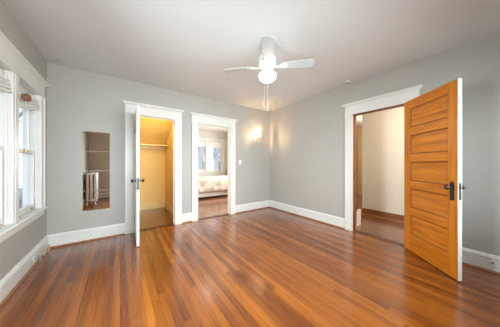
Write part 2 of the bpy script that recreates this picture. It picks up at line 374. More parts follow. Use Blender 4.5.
# baseboards of the room
def fr_back(p): return (p.x, YB-p.y, p.z)
def fr_right(p): return (XR-p.y, p.x, p.z)
def fr_left(p): return (XL+p.y, p.x, p.z)
def fr_rear(p): return (p.x, YR+p.y, p.z)
def fr_bed(p): return (p.x, BY-p.y, p.z)
BBP = [(0,0),(.020,0),(.020,.155),(.026,.158),(.028,.166),(.022,.174),(.018,.185),(.010,.196),(0,.20)]
SHP = [(.020,0),(.040,0),(.039,.008),(.034,.016),(.028,.021),(.020,.023)]
def baseboard(name, fr, runs, label):
    b = MB(fr); s = MB(fr)
    for a0, a1 in runs:
        b.prism(BBP, a0, a1, lambda p, d: (d, p[0], p[1])); s.prism(SHP, a0, a1, lambda p, d: (d, p[0], p[1]))
    o = struct(name, b, M['white'], label, 'baseboard')
    s.build('shoe_moulding', M['shoe'], o)['label'] = 'brown stained shoe moulding'
CW = .135
baseboard('baseboard_back', fr_back, [(XL, CL[0]-CW), (CL[1]+CW, BD[0]-CW), (BD[1]+CW, XR)], 'tall white baseboard along the mirror wall')
baseboard('baseboard_right', fr_right, [(YR, HD[0]-CW), (HD[1]+CW, YB-.04)], 'tall white baseboard along the hall doorway wall')
baseboard('baseboard_left', fr_left, [(YR, YB-.04)], 'tall white baseboard under the left windows')
baseboard('baseboard_rear', fr_rear, [(XL+.04, XR-.04)], 'tall white baseboard of the wall seen in the mirror')
struct('trim_picture_rail', MB(fr_rear).box((XL, 0, 2.30), (XR, .02, 2.35)), M['white'], 'thin rail on the wall opposite the mirror', 'trim', .004)

# door and window casings
def side_casing(fr, a0, a1, z0, z1, par, outer):
    b = MB(fr)
    b.box((a0, 0, z0), (a1, .020, z1))
    o0, o1 = (a0, a0+.022) if outer < 0 else (a1-.022, a1)
    b.box((o0, 0, z0), (o1, .032, z1))                         # back band
    i0, i1 = (a1-.014, a1) if outer < 0 else (a0, a0+.014)
    b.box((i0, .02, z0), (i1, .026, z1))
    return b.build('side_casing', M['white'], par, .003)
def head_casing(fr, a0, a1, zb, par, hgt=.15, flare=.038):
    b = MB(fr)
    b.box((a0-.012, 0, zb-.0), (a1+.012, .034, zb+.018))      # bead
    b.box((a0, 0, zb+.018), (a1, .024, zb+hgt))
    z = zb+hgt
    for k in range(5):                                          # cove flaring out to the cap
        t0, t1 = k/5, (k+1)/5
        f0, f1 = flare*.75*(1-math.cos(t0*PI/2)), flare*.75*(1-math.cos(t1*PI/2))
        b.frus((a0-f0, 0, a1+f0, .026+f0), z+.034*t0, (a0-f1, 0, a1+f1, .026+f1), z+.034*t1)
    b.box((a0-flare, 0, z+.034), (a1+flare, .026+flare, z+.058))
    return b.build('head_casing', M['white'], par, .002)
def jamb(fr, a0, a1, top, par, m=None, depth=T):
    b = MB(fr)
    b.box((a0-.02, 0.0, 0), (a0, -depth, top)); b.box((a1, 0.0, 0), (a1+.02, -depth, top)); b.box((a0-.02, 0.0, top), (a1+.02, -depth, top+.02))
    b.box((a0, -.055, 0), (a0+.012, -.09, top-.012)); b.box((a1-.012, -.055, 0), (a1, -.09, top-.012)); b.box((a0, -.055, top-.012), (a1, -.09, top))
    return b.build('door_jamb', m or M['jambwhite'], par)
def door_trim(name, fr, a0, a1, top, label, jm=None):
    o = empty(name); tag(o, label, 'door frame', kind='structure')
    side_casing(fr, a0-CW, a0, 0, top, o, -1); side_casing(fr, a1, a1+CW, 0, top, o, 1)
    head_casing(fr, a0-CW, a1+CW, top, o); jamb(fr, a0, a1, top, o, jm)
    return o
tr1 = door_trim('trim_1', fr_back, *CL, 'white casing with a flared cap around the closet doorway')
tr2 = door_trim('trim_2', fr_back, *BD, 'white casing with a flared cap around the bedroom doorway')
tr3 = door_trim('trim_3', fr_right, *HD, 'white casing with a brown jamb around the hall doorway', M['redwood'])
for par, fr, a0, a1 in ((tr1, fr_back, CL[0], CL[1]), (tr2, fr_back, BD[0], BD[1]), (tr3, fr_right, HD[0], HD[1])):
    b = MB(fr); b.prism([(.0,0),(.012,.006),(-.10,.006),(-.115,0)], a0+.013, a1-.013, lambda p, d: (d, p[0], p[1])); b.build('threshold', M['darkwood'], par)['label'] = 'dark worn wood strip across the doorway floor'
for sx in (.02,):   # strike plate on the hall jamb
    b = MB(); b.box((XR+.02, HD[1]-.002, .94), (XR+.045, HD[1]-.0005, 1.06)); b.build('strike_plate', M['bronze'], tr3)

# double-hung windows
def sash_window(name, fr, a0, a1, z0, z1, label, fl=.05):
    o = empty(name); tag(o, label, 'window', kind='structure')
    b = MB(fr)
    b.box((a0-.015, 0, z0-.02), (a0, -T, z1+.015)); b.box((a1, 0, z0-.02), (a1+.015, -T, z1+.015))
    b.box((a0, 0, z1), (a1, -T, z1+.015)); b.box((a0, -.02, z0-.02), (a1, -T, z0))
    for s0, s1 in ((a0, a0+.014), (a1-.014, a1)): b.box((s0, -.012, z0), (s1, -.03, z1))     # stops
    b.build('window_frame', M['white'], o)
    mid = (z0+z1)/2 - .03
    for nm, y, lo, hi in (('lower_sash', -.05, z0, mid+.04), ('upper_sash', -.088, mid, z1)):
        b = MB(fr); w = .048
        bot = .07 if nm == 'lower_sash' else .04
        b.box((a0+.002, y+.017, lo), (a0+w, y-.017, hi)); b.box((a1-w, y+.017, lo), (a1-.002, y-.017, hi))
        b.box((a0+w, y+.017, lo), (a1-w, y-.017, lo+bot)); b.box((a0+w, y+.017, hi-.042), (a1-w, y-.017, hi))
        s = b.build(nm, M['white'], o, .003)
        g = MB(fr); g.box((a0+w-.005, y+.002, lo+bot-.005), (a1-w+.005, y-.002, hi-.037)); g.build('pane', M['glass'], s)
        if nm == 'lower_sash':
            k = MB(fr); ac = (a0+a1)/2; k.box((ac-.03, y+.017, hi-.03), (ac+.03, y+.04, hi-.006)); k.build('sash_lock', M['brass'], s, .003)
            k = MB(fr); k.box((a1-.16, y+.017, lo+.02), (a1-.10, y+.035, lo+.036)); k.build('sash_lift', M['brass'], s, .003)
    return o
sash_window('window_1', fr_left, *WL[0], *WZ, 'double-hung white window nearest the mirror wall')
sash_window('window_2', fr_left, *WL[1], *WZ, 'double-hung white window cut by the left photo edge')
for i, w in enumerate(WR): sash_window('window_%d' % (3+i), fr_rear, *w, *WZ, ['left', 'middle', 'right'][i]+' double-hung window added for fill light opposite the mirror')  # rear windows added to let the fill lamps in
sash_window('window_7', fr_left, *WL[2], *WZ, 'double-hung white window added out of view for side light')  # unseen window added as the opening for the side fill lamp
sash_window('window_5', fr_bed, *WB[0], *WBZ, 'right double-hung window of the bedroom beyond the doorway')
sash_window('window_6', fr_bed, *WB[1], *WBZ, 'left double-hung window of the bedroom beyond the doorway')
def window_trim(name, fr, ws, zs, label, ext):
    o = empty(name); tag(o, label, 'window trim', kind='structure')
    lo = min(w[0] for w in ws); hi = max(w[1] for w in ws)
    side_casing(fr, lo-CW, lo, zs[0], zs[1], o, -1); side_casing(fr, hi, hi+CW, zs[0], zs[1], o, 1)
    w = sorted(ws)
    for wa, wb_ in zip(w, w[1:]):
        mu = MB(fr); mu.box((wa[1], 0, zs[0]), (wb_[0], .022, zs[1])); mu.box((wa[1]+.03, .022, zs[0]), (wb_[0]-.03, .028, zs[1])); mu.build('mullion', M['white'], o, .003)
    head_casing(fr, lo-CW, hi+CW, zs[1], o)
    b = MB(fr); b.box((lo-CW-.03, -.03, zs[0]-.028), (hi+CW+.03, .062, zs[0])); b.build('window_sill', M['white'], o, .006)
    b = MB(fr); b.box((lo-CW, 0, zs[0]-.11), (hi+CW, .02, zs[0]-.028)); b.box((lo-CW, .02, zs[0]-.045), (hi+CW, .034, zs[0]-.028)); b.build('apron', M['white'], o, .003)
    return o
window_trim('trim_4', fr_left, WL, WZ, 'broad white casing, sill and apron around the left windows', 0)
window_trim('trim_5', fr_rear, WR, WZ, 'white casing and sill around the added windows opposite the mirror', 0)
window_trim('trim_6', fr_bed, WB, WBZ, 'white casing and sill around the far bedroom windows', 0)

# ------------------------------------------------------------ panelled doors
def door_leaf(name, loc, rz, Wd, Hd, face, Td, side, label, knob_x, knob_z, hinge_z):
    """local x runs from the hinge to the latch edge; leaf lies on y in [0, side*Td]; 'face' = materials of the far face"""
    o = empty(name, loc, rz); tag(o, label, 'door', kind='structure')
    z0 = .012; st = .112
    ya, ym, yb = 0.0, side*Td/2, side*Td
    fv, fh, fe = face
    def two(nm, box, far):           # near half white, far half in the face material
        (x0, zz0, x1, zz1) = box; b = MB()
        b.box((x0, ya, zz0), (x1, ym, zz1), 0); b.box((x0, ym, zz0), (x1, yb, zz1), 1)
        for f in b.bm.faces:
            c = f.calc_center_median(); f.normal_update()
            if f.material_index == 1 and (c.x > Wd-.001 or c.x < .001 or c.z > Hd-.001 or c.z < z0+.001): f.material_index = 0
        return b.build(nm, [M['white'], far], o, .002, local=True)
    two('stile', (0, z0, st, Hd), fv); two('stile', (Wd-st, z0, Wd, Hd), fv)
    bot, top, mid = .24, .12, .105
    ph = (Hd-z0-bot-top-4*mid)/5
    zc = z0; two('rail', (st, zc, Wd-st, zc+bot), fh); zc += bot
    for k in range(5):
        b = MB(); p0, p1 = st-.006, Wd-st+.006
        b.box((p0, side*Td*.30, zc-.006), (p1, side*Td*.5, zc+ph+.006), 0); b.box((p0, side*Td*.5, zc-.006), (p1, side*Td*.70, zc+ph+.006), 1)
        pn = b.build('panel', [M['white'], fh], o, local=True)
        for mi, (yo, yi) in enumerate(((side*Td*.06, side*Td*.30), (side*Td*.94, side*Td*.70))):
            m_ = MB(); w = .016; x0, x1, q0, q1 = st, Wd-st, zc, zc+ph
            for poly in (((x0,q0),(x1,q0),(x1-w,q0+w),(x0+w,q0+w)), ((x0,q1),(x0+w,q1-w),(x1-w,q1-w),(x1,q1)), ((x0,q0),(x0+w,q0+w),(x0+w,q1-w),(x0,q1)), ((x1,q0),(x1,q1),(x1-w,q1-w),(x1-w,q0+w))):
                outer = {(x0,q0),(x1,q0),(x1,q1),(x0,q1)}
                top_ = [m_.V((p[0], yo if p in outer else yi, p[1])) for p in poly]
                bt = [m_.V((p[0], yi, p[1])) for p in poly]
                m_.F(top_)
                for i in range(4): m_.F([top_[i], top_[(i+1)%4], bt[(i+1)%4], bt[i]])
                m_.F(bt)
            bmesh.ops.remove_doubles(m_.bm, verts=m_.bm.verts[:], dist=.0002)
            m_.build('panel_moulding', M['white'] if mi == 0 else fe, pn, local=True)
        zc += ph
        r = mid if k < 4 else Hd-zc
        two('rail', (st, zc, Wd-st, zc+r), fh); zc += r
    for sgn, y in ((-side, 0.0), (side, yb)):
        b = MB(); x, z = knob_x, knob_z
        b.prism([(x-.024,z-.135),(x-.018,z-.145),(x+.018,z-.145),(x+.024,z-.135),(x+.024,z+.042),(x+.014,z+.056),(x,z+.062),(x-.014,z+.056),(x-.024,z+.042)], y, y+sgn*.005, lambda p, d: (p[0], d, p[1]))
        pl = b.build('lock_plate', M['bronze'], o, .001, local=True)
        b = MB(); b.lathe([(.0035,-.006),(.006,0),(.0035,.001)], (x, y+sgn*.005, z-.09), 'y', 10); b.build('keyhole', M['darkplastic'], pl, local=True)
        b = MB(); b.lathe([(.014,0),(.013,.006),(.008,.012),(.008,.034)] if sgn > 0 else [(.014,0),(.013,-.006),(.008,-.012),(.008,-.034)], (x, y+sgn*.005, z), 'y', 16); b.build('knob_stem', M['bronze'], pl, local=True)
        s_ = sgn
        b = MB(); b.lathe([(.008,s_*.030),(.018,s_*.033),(.026,s_*.041),(.028,s_*.050),(.024,s_*.060),(.014,s_*.066),(.003,s_*.067)], (x, y+sgn*.005, z), 'y', 20); b.build('knob', M['knob'], pl, local=True)
    b = MB(); b.box((Wd-.001, side*(Td/2-.012), knob_z-.13), (Wd+.0025, side*(Td/2+.012), knob_z+.05)); b.box((Wd, side*(Td/2-.006), knob_z-.010), (Wd+.012, side*(Td/2+.006), knob_z+.012))
    b.build('edge_latch', M['bronze'], o, local=True)
    for z in hinge_z:
        b = MB(); b.tube([(-.004, -side*.006, z-.05), (-.004, -side*.006, z+.05)], .0075, 10)
        b.tube([(-.004, -side*.006, z-.058), (-.004, -side*.006, z-.05)], [.003, .006], 8); b.tube([(-.004, -side*.006, z+.05), (-.004, -side*.006, z+.058)], [.006, .003], 8)
        b.box((-.004, -side*.001, z-.045), (-.001, side*.03, z+.045)); b.build('hinge', M['bronze'], o, local=True)
    return o
door_leaf('door_1', (CL[0]+.006, YB-.012, 0), math.radians(-90.9), .715, 2.125, (M['white'], M['white'], M['white']), .036, 1,
          'white panelled closet door swung open, seen almost edge-on', .635, .985, (.25, 1.85))
door_leaf('door_2', (XR-.036, HD[0]+.0, 0), math.radians(227.2), .785, 2.150, (M['oakz'], M['oakx'], M['oakedge']), .040, -1,
          'amber wooden five-panel door with white edge, swung open', .725, .995, (.28, 1.08, 1.86))

# ------------------------------------------------------------ things on the walls and ceiling
# mirror made of four tiles
mx0, mx1, mz0, mh = -.487, -.143, .485, .3215
o = empty('wall_mirror', (-.315, YB, mz0)); tag(o, 'narrow frameless mirror of four stacked tiles beside the closet door', 'mirror')
for k in range(4):
    z0 = mz0+k*mh; b = MB(fr_back)
    b.box((mx0, 0, z0+.003), (mx1, .005, z0+mh-.003)); t = b.build('mirror_tile', M['mirror'], o, .001)
for x, z in ((mx0+.03, mz0+4*mh), (mx1-.03, mz0+4*mh), (mx0+.03, mz0), (mx1-.03, mz0)):
    b = MB(fr_back); b.box((x-.008, 0, z-.006), (x+.008, .009, z+.006)); b.build('clip', M['plastic'], o, .002)

# wall sconce
sx, sz = 3.02, 1.97
o = empty('wall_sconce', (sx, YB, sz)); tag(o, 'lit brass wall sconce with a glass tulip shade near the corner', 'wall lamp')
b = MB(fr_back); b.lathe([(.002,.0),(.045,.001),(.048,.006),(.038,.012),(.030,.020),(.012,.026),(.003,.028)], (sx, 0, sz-.03), 'y', 24, sy=1.6)
b.build('backplate', M['brass'], o)
b = MB(fr_back); b.lathe([(.002,-.075),(.008,-.065),(.016,-.050),(.010,-.036),(.006,-.03)], (sx, .02, sz-.055), 'z', 14); b.tube([(sx,.02,sz-.02),(sx,.02,sz-.09)], .008); b.build('finial', M['brass'], o)
b = MB(fr_back); b.tube([(sx,.02,sz-.04),(sx,.05,sz-.075),(sx,.085,sz-.08),(sx,.11,sz-.055),(sx,.112,sz-.03)], .006); b.build('arm', M['brass'], o)
b = MB(fr_back); b.lathe([(.006,-.040),(.024,-.032),(.036,-.022),(.030,-.016),(.015,-.012)], (sx,.112,sz), 'z', 20); b.build('cup', M['brass'], o)
b = MB(fr_back); rs = []
for r, h in [(.018,-.015),(.034,.005),(.046,.03),(.050,.055),(.048,.08),(.056,.105)]:
    rs.append([Vector((sx + r*(1+.10*math.cos(6*a)*(h+.02)/.12)*math.cos(a), .112 + r*(1+.10*math.cos(6*a)*(h+.02)/.12)*math.sin(a), sz+h)) for a in [2*PI*k/36 for k in range(36)]])
b.rings(rs, caps=False); sh = b.build('glass_shade', M['shadeglass'], o)
b = MB(fr_back); b.lathe([(.006,-.012),(.008,.005),(.014,.022),(.015,.034),(.009,.055),(.002,.066)], (sx,.112,sz), 'z', 14); b.build('bulb', M['sconcebulb'], o)
for k in range(6):
    a = 2*PI*k/6; b = MB(fr_back); b.lathe([(.001,-.028),(.006,-.018),(.004,-.006),(.001,0)], (sx+.035*math.cos(a), .112+.035*math.sin(a), sz-.026), 'z', 6); b.build('crystal_drop', M['shadeglass'], o)
for k in range(7):
    a = 2*PI*k/7+.3; ca, sa = math.cos(a), math.sin(a)
    b = MB(fr_back); b.tube([(sx+r*ca, .112+r*sa, sz+h) for r, h in ((.022,-.025),(.046,-.005),(.058,.025),(.060,.055),(.070,.072),(.078,.066))], [.005,.009,.012,.010,.006,.003], 8); b.build('brass_leaf', M['brass'], o)
b = MB(fr_back); b.tube([(sx-.005,.02,sz+.02),(sx-.02,.03,sz+.09),(sx-.012,.035,sz+.15),(sx+.012,.03,sz+.155),(sx+.012,.028,sz+.135)], [.006,.005,.004,.004,.006]); b.build('scroll', M['brass'], o)

# switch, jacks, outlet
def plate(name, fr, a, z, w, h, label, cat, kind):
    o = empty(name, tuple(fr(Vector((a, 0, z))))); tag(o, label, cat)
    y = 0 if kind == 'switch' else .02
    b = MB(fr); b.box((a-w/2, y, z-h/2), (a+w/2, y+.006, z+h/2)); b.build('cover_plate', M['plastic'], o, .002)
    if kind == 'switch':
        b = MB(fr); b.hexa([(a-.005,y+.006,z-.012),(a+.005,y+.006,z-.012),(a+.005,y+.006,z+.012),(a-.005,y+.006,z+.012),(a-.004,y+.010,z+.000),(a+.004,y+.010,z+.000),(a+.004,y+.018,z+.010),(a-.004,y+.018,z+.010)]); b.build('toggle', M['plastic'], o)
        for dz in (-.03, .03):
            b = MB(fr); b.lathe([(.003,.006),(.003,.0075),(.001,.008)], (a, y, z+dz), 'y', 8); b.build('screw', M['grey'], o)
    elif kind == 'jack':
        b = MB(fr); b.lathe([(.011,.006),(.011,.009),(.006,.010),(.006,.018),(.003,.0185)], (a, y, z), 'y', 12); b.build('socket', M['brass'], o)
    else:
        for da in (-.022, .022):
            b = MB(fr); b.lathe([(.015,.006),(.015,.0075),(.013,.008)], (a+da, y, z), 'y', 16); r = b.build('receptacle', M['plastic'], o)
            for dz in (-.005, .005):
                k = MB(fr); k.box((a+da-.004, y+.007, z+dz-.001), (a+da+.004, y+.0085, z+dz+.001)); k.build('slot', M['darkplastic'], r)
    return o
plate('light_switch', fr_back, 2.485, 1.285, .07, .115, 'white toggle light switch on the greige wall below the sconce', 'light switch', 'switch')
plate('wall_jack', fr_back, -.386, .095, .05, .035, 'small cable jack on the white baseboard below the mirror', 'jack', 'jack')
plate('wall_jack', fr_right, .063, .115, .05, .035, 'small cable jack on the baseboard right of the open wooden door', 'jack', 'jack')
o = plate('power_outlet', fr_left, 3.36, .095, .115, .07, 'white power outlet on the baseboard under the left windows', 'outlet', 'outlet')
b = MB(fr_left); b.box((3.32, .028, .08), (3.355, .055, .112)); b.tube([(3.338,.055,.096),(3.338,.075,.085),(3.345,.07,.03),(3.42,.062,.026)], .004, 8)
tag(seat(b.build('power_plug', M['grey'], None, .003), fr_left(Vector((3.338, .028, .08)))), 'dark plug pushed into the baseboard outlet under the windows', 'plug')
b = MB(fr_left); b.tube([(3.56,.05,.03),(3.62,.048,.05),(3.68,.05,.085),(3.74,.05,.10),(3.77,.055,.07),(3.72,.06,.03),(3.66,.06,.028)], .008, 8)
tag(seat(b.build('cable', M['tan'], None), fr_left(Vector((3.66, .05, .022)))), 'short tan cable curled at the baseboard near the left corner', 'cable')

# ceiling vent
vx0, vx1, vy0, vy1 = -.77, -.60, 3.65, 3.735
o = empty('ceiling_vent', ((vx0+vx1)/2, (vy0+vy1)/2, H)); tag(o, 'small louvred vent in the ceiling above the mirror', 'vent')
b = MB(); zz = H-.006
b.box((vx0,vy0,zz),(vx1,vy0+.018,H)); b.box((vx0,vy1-.018,zz),(vx1,vy1,H)); b.box((vx0,vy0+.018,zz),(vx0+.018,vy1-.018,H)); b.box((vx1-.018,vy0+.018,zz),(vx1,vy1-.018,H)); b.box(((vx0+vx1)/2-.012,vy0+.018,zz),((vx0+vx1)/2+.012,vy1-.018,H))
b.build('grille_frame', M['enamel'], o)
b = MB(); b.box((vx0+.016,vy0+.016,H-.0015),(vx1-.016,vy1-.016,H-.0005)); b.build('duct_opening', M['grey'], o)
for k in range(4):
    y = vy0+.020+k*.0125; b = MB(); b.hexa([(vx0+.018,y,zz),(vx1-.018,y,zz),(vx1-.018,y+.0015,zz),(vx0+.018,y+.0015,zz),(vx0+.018,y+.006,H-.001),(vx1-.018,y+.006,H-.001),(vx1-.018,y+.0075,H-.001),(vx0+.018,y+.0075,H-.001)]); b.build('louvre', M['enamel'], o)

# smoke detector / small ceiling fitting
o = empty('smoke_detector', (3.36, 1.64, H)); tag(o, 'small round detector on the ceiling by the hall doorway', 'smoke detector')
b = MB(); b.lathe([(.045,0),(.046,-.010),(.042,-.016),(.030,-.018)], (3.36,1.64,H), 'z', 24); b.build('detector_base', M['plastic'], o)
b = MB(); b.lathe([(.026,-.016),(.026,-.030),(.018,-.036),(.004,-.037)], (3.36,1.64,H), 'z', 20); b.build('sensor', M['grey'], o)

# ceiling fan
fx, fy = 1.487, 1.70
o = empty('ceiling_fan', (fx, fy, H)); tag(o, 'white four-blade ceiling fan with a lit glass globe', 'ceiling fan')
b = MB(); b.lathe([(.070,0),(.070,-.012),(.062,-.035),(.040,-.060),(.018,-.070),(.018,-.080)], (fx,fy,H), 'z', 28); b.build('canopy', M['enamel'], o)
b = MB(); b.tube([(fx,fy,H-.07),(fx,fy,H-.16)], .013, 12); b.build('downrod', M['enamel'], o)
b = MB(); b.lathe([(.020,2.60),(.050,2.595),(.085,2.575),(.105,2.545),(.110,2.51),(.110,2.475),(.100,2.455),(.080,2.445),(.078,2.432),(.060,2.425)], (fx,fy,0), 'z', 32); mh_ = b.build('motor_housing', M['enamel'], o)
for k in range(16):
    b = MB(); a = 2*PI*k/16; c_, s_ = math.cos(a), math.sin(a); b.tube([(fx+.1115*c_, fy+.1115*s_, 2.48), (fx+.1115*c_, fy+.1115*s_, 2.505)], .004, 6); b.build('vent_slot', M['grey'], mh_)
b = MB(); b.lathe([(.055,2.430),(.058,2.415),(.050,2.400),(.066,2.392),(.068,2.380),(.060,2.376)], (fx,fy,0), 'z', 28); b.build('light_fitter', M['enamel'], o)
b = MB(); b.lathe([(.056,2.392),(.062,2.380),(.088,2.370),(.106,2.350),(.108,2.328),(.096,2.300),(.070,2.278),(.035,2.266),(.003,2.263)], (fx,fy,0), 'z', 32); b.build('glass_globe', M['globe'], o)
# blade directions: camera-facing one points to the camera
fwd = Vector((math.sin(math.radians(35.65)), math.cos(math.radians(35.65)), 0)); rgt = Vector((fwd.y, -fwd.x, 0))
near = (-fwd*.996 - rgt*.09).normalized()
a0 = math.atan2(near.y, near.x)
for k in range(4):
    a = a0 + k*PI/2 + (math.radians(-5) if k % 2 else 0)
    ca, sa = math.cos(a), math.sin(a); pit = math.radians(-11)
    def bx(p, ca=ca, sa=sa):      # local: x along blade, y across, z up
        y, z = p.y*math.cos(pit)-p.z*math.sin(pit), p.y*math.sin(pit)+p.z*math.cos(pit)
        return (fx+p.x*ca-y*sa, fy+p.x*sa+y*ca, 2.452+z-.02*max(0,p.x-.15))
    out = []
    prof = [(.175,.040),(.20,.050),(.30,.058),(.42,.064),(.50,.067),(.535,.067)]
    out = [(x, -w) for x, w in prof] + [(.556,-.02),(.558,.02),(.548,.055)] + [(x, w) for x, w in prof[::-1]]
    b = MB(bx); b.prism(out, -.004, .004, lambda p, d: (p[0], p[1], d)); bl = b.build('blade', M['blade'], o, .002)
    b = MB(bx)
    arm = [(.085,-.016),(.13,-.014),(.165,-.03),(.19,-.042),(.225,-.030),(.235,-.012),(.255,0),(.235,.012),(.225,.030),(.19,.042),(.165,.03),(.13,.014),(.085,.016)]
    b.prism(arm, -.010, -.0042, lambda p, d: (p[0], p[1], d)); ba = b.build('blade_arm', M['enamel'], bl, .002)
    for px, py in ((.20,-.025),(.20,.025),(.235,0)):
        b = MB(bx); b.lathe([(.004,-.0135),(.006,-.012),(.006,-.010)], (px,py,0), 'z', 8); b.build('screw', M['grey'], ba)
for i, (dx, dy, zb) in enumerate(((-.062, .03, 1.98), (.06, -.03, 1.94))):
    px, py = fx+rgt.x*dx*.3+fwd.x*.069*(1 if i else -1)*0 + (rgt.x*(.07 if i else -.07)), fy + rgt.y*(.07 if i else -.07)
    px, py = fx + rgt.x*(.012 if i else -.03) + fwd.x*.115, fy + rgt.y*(.012 if i else -.03) + fwd.y*.115
    b = MB(); b.tube([(fx+fwd.x*.05, fy+fwd.y*.05, 2.412), (px, py, 2.405), (px, py, 2.36), (px, py, zb+.03)], .0009, 6); ch = b.build('pull_chain', M['cord'], o)
    b = MB(); b.lathe([(.001,.024),(.003,.02),(.005,.009),(.004,.002),(.001,0)], (px,py,zb), 'z', 12); b.build('chain_pull', M['enamel'], ch)

# ------------------------------------------------------------ roman shades
def roman_shade(y0, y1, ztop, zl, zr, drop, label):
    """y0 is the end nearer the camera; zl/zr = height of the lower edge at either end; drop lowers the head at y0"""
    o = empty('roman_shade', (XL-.03, (y0+y1)/2, ztop)); tag(o, label, 'window shade', 'off-white folded shades on the left windows')
    n = 14
    def sheet(name, prof, mi, amp=.004):
        # prof: [(out, k)] with k 0=top 1=bottom
        b = MB(); rs = []
        for o_, k in prof:
            ring = []
            for i in range(n+1):
                t = i/n; top = ztop - drop*(1-t); bot = zl+(zr-zl)*t - .02*math.sin(PI*t)*k
                ring.append(Vector((XL+o_+amp*math.sin(9*t+5*k), y0+(y1-y0)*t, top+(bot-top)*k)))
            rs.append(ring)
        b.rings(rs, closed=False, caps=False)
        ob = b.build(name, mi, o); s = ob.modifiers.new('thickness', 'SOLIDIFY'); s.thickness = .003; return ob
    sheet('fabric_panel', [(-.030, 0), (-.027, .2), (-.026, .42)], M['fabric'], .001)
    for j in range(4):
        k = .30+.17*j; q = .035+.004*j
        sheet('fold', [(-.026, k), (-.026+q*.6, k+.05), (-.026+q, k+.13), (-.026+q*.7, k+.185), (-.022, k+.165)], M['fabric'], .003)
    b = MB(); b.hexa([(XL-.046,y0,ztop-drop-.028),(XL-.031,y0,ztop-drop-.028),(XL-.031,y1,ztop-.028),(XL-.046,y1,ztop-.028),(XL-.046,y0,ztop-drop),(XL-.031,y0,ztop-drop),(XL-.031,y1,ztop),(XL-.046,y1,ztop)]); b.build('headrail', M['enamel'], o)
    return o
roman_shade(2.950, 3.550, 2.145, 1.845, 1.955, .15, 'off-white folded fabric shade with dropped end, nearest the mirror wall')
roman_shade(2.180, 2.780, 2.145, 1.92, 1.93, .02, 'off-white folded fabric shade cut by the left photo edge')
# brown woven ornament tucked at the end of the shade
b = MB(fr_left); rs = []
for i in range(15):
    t = i/14; r = .036*math.sin(PI*(.08+.84*t))*(1.14 if i % 2 else .92)*(1.25-.5*t)
    rs.append([Vector((2.945+.15*t, .048+r*.8*math.cos(a)*(1+.16*math.cos(6*a+i)), 1.955+.012*math.sin(3*t)+r*math.sin(a)*(1+.16*math.cos(6*a+i)))) for a in [2*PI*k/24 for k in range(24)]])
b.rings(rs)
wk = b.build('wicker_ornament', M['wicker'], None); tag(seat(wk, fr_left(Vector((3.02, .048, 1.91)))), 'brown woven ornament resting on the dropped end of the shade', 'ornament')
# shade cord hanging in the window
b = MB(fr_left); b.tube([(3.50,-.032,1.955),(3.50,-.02,1.9),(3.495,-.02,1.6),(3.485,-.02,1.3),(3.46,-.02,1.0),(3.50,-.015,.80),(3.53,-.01,.70),(3.52,.0,.668),(3.47,.015,.665)], .0025, 6)
tag(seat(b.build('shade_cord', M['cord'], None), fr_left(Vector((3.50, .012, .665)))), 'thin white cord hanging down beside the window nearest the mirror', 'cord')

# ------------------------------------------------------------ closet fittings
o = empty('closet_shelf', (.3, 5.6, 1.74)); tag(o, 'ochre wooden shelf across the back of the closet', 'shelf')
MB().box((CX0, 5.30, 1.725), (CX1, 5.60, 1.745)).build('board', M['closettrim'], o, .002)
b = MB(); b.box((CX0, 5.58, 1.655), (CX1, CY, 1.725)); b.build('cleat', M['closettrim'], o, .002)
MB().box((CX0, 5.285, 1.715), (CX1, 5.30, 1.748)).build('front_edge', M['closettrim'], o, .002)
o = empty('hook_rail', (CX1, 4.9, 1.64)); tag(o, 'ochre rail with hooks along the right closet wall', 'hook rail')
MB().box((CX1-.02, 4.42, 1.60), (CX1, 5.28, 1.67)).build('rail_board', M['closettrim'], o, .003)
for y in (4.55, 4.85, 5.15):
    b = MB(); b.tube([(CX1-.02,y,1.65),(CX1-.05,y,1.655),(CX1-.055,y,1.64)], .004, 8); b.tube([(CX1-.02,y,1.63),(CX1-.04,y,1.61),(CX1-.055,y,1.615),(CX1-.058,y,1.63)], .004, 8); b.build('hook', M['brass'], o)
o = empty('closet_lamp', (.45, 4.13, 2.36)); tag(o, 'bare lit bulb on the closet ceiling behind the door head', 'lamp')
b = MB(); b.lathe([(.055,0),(.055,-.012),(.030,-.03),(.018,-.035),(.018,-.055)], (.45,4.13,2.36), 'z', 20); b.build('socket', M['enamel'], o)
b = MB(); b.lathe([(.013,-.052),(.018,-.07),(.030,-.095),(.032,-.115),(.024,-.14),(.004,-.15)], (.45,4.13,2.36), 'z', 20); b.build('bulb', M['closetbulb'], o)

# ------------------------------------------------------------ bedroom
bx0, bx1, by0, by1 = 2.0, 3.95, 6.12, 7.55
o = empty('bed', ((bx0+bx1)/2, (by0+by1)/2, 0)); tag(o, 'white bed below the far bedroom windows', 'bed')
for y in (by0, by1-.03): MB().box((bx0, y, .07), (bx1, y+.03, .30)).build('side_rail', M['white'], o, .004)
for x in (bx0, bx1-.03): MB().box((x, by0+.03, .07), (x+.03, by1-.03, .30)).build('end_rail', M['white'], o, .004)
for x in (bx0+.02, bx1-.08):
    for y in (by0+.035, by1-.09): MB().box((x, y, 0), (x+.055, y+.055, .26)).build('leg', M['white'], o, .004)
b = MB(); b.box((bx0+.04, by0+.04, .26), (bx1-.04, by1-.04, .62)); b.build('mattress', M['mattress'], o, .04)
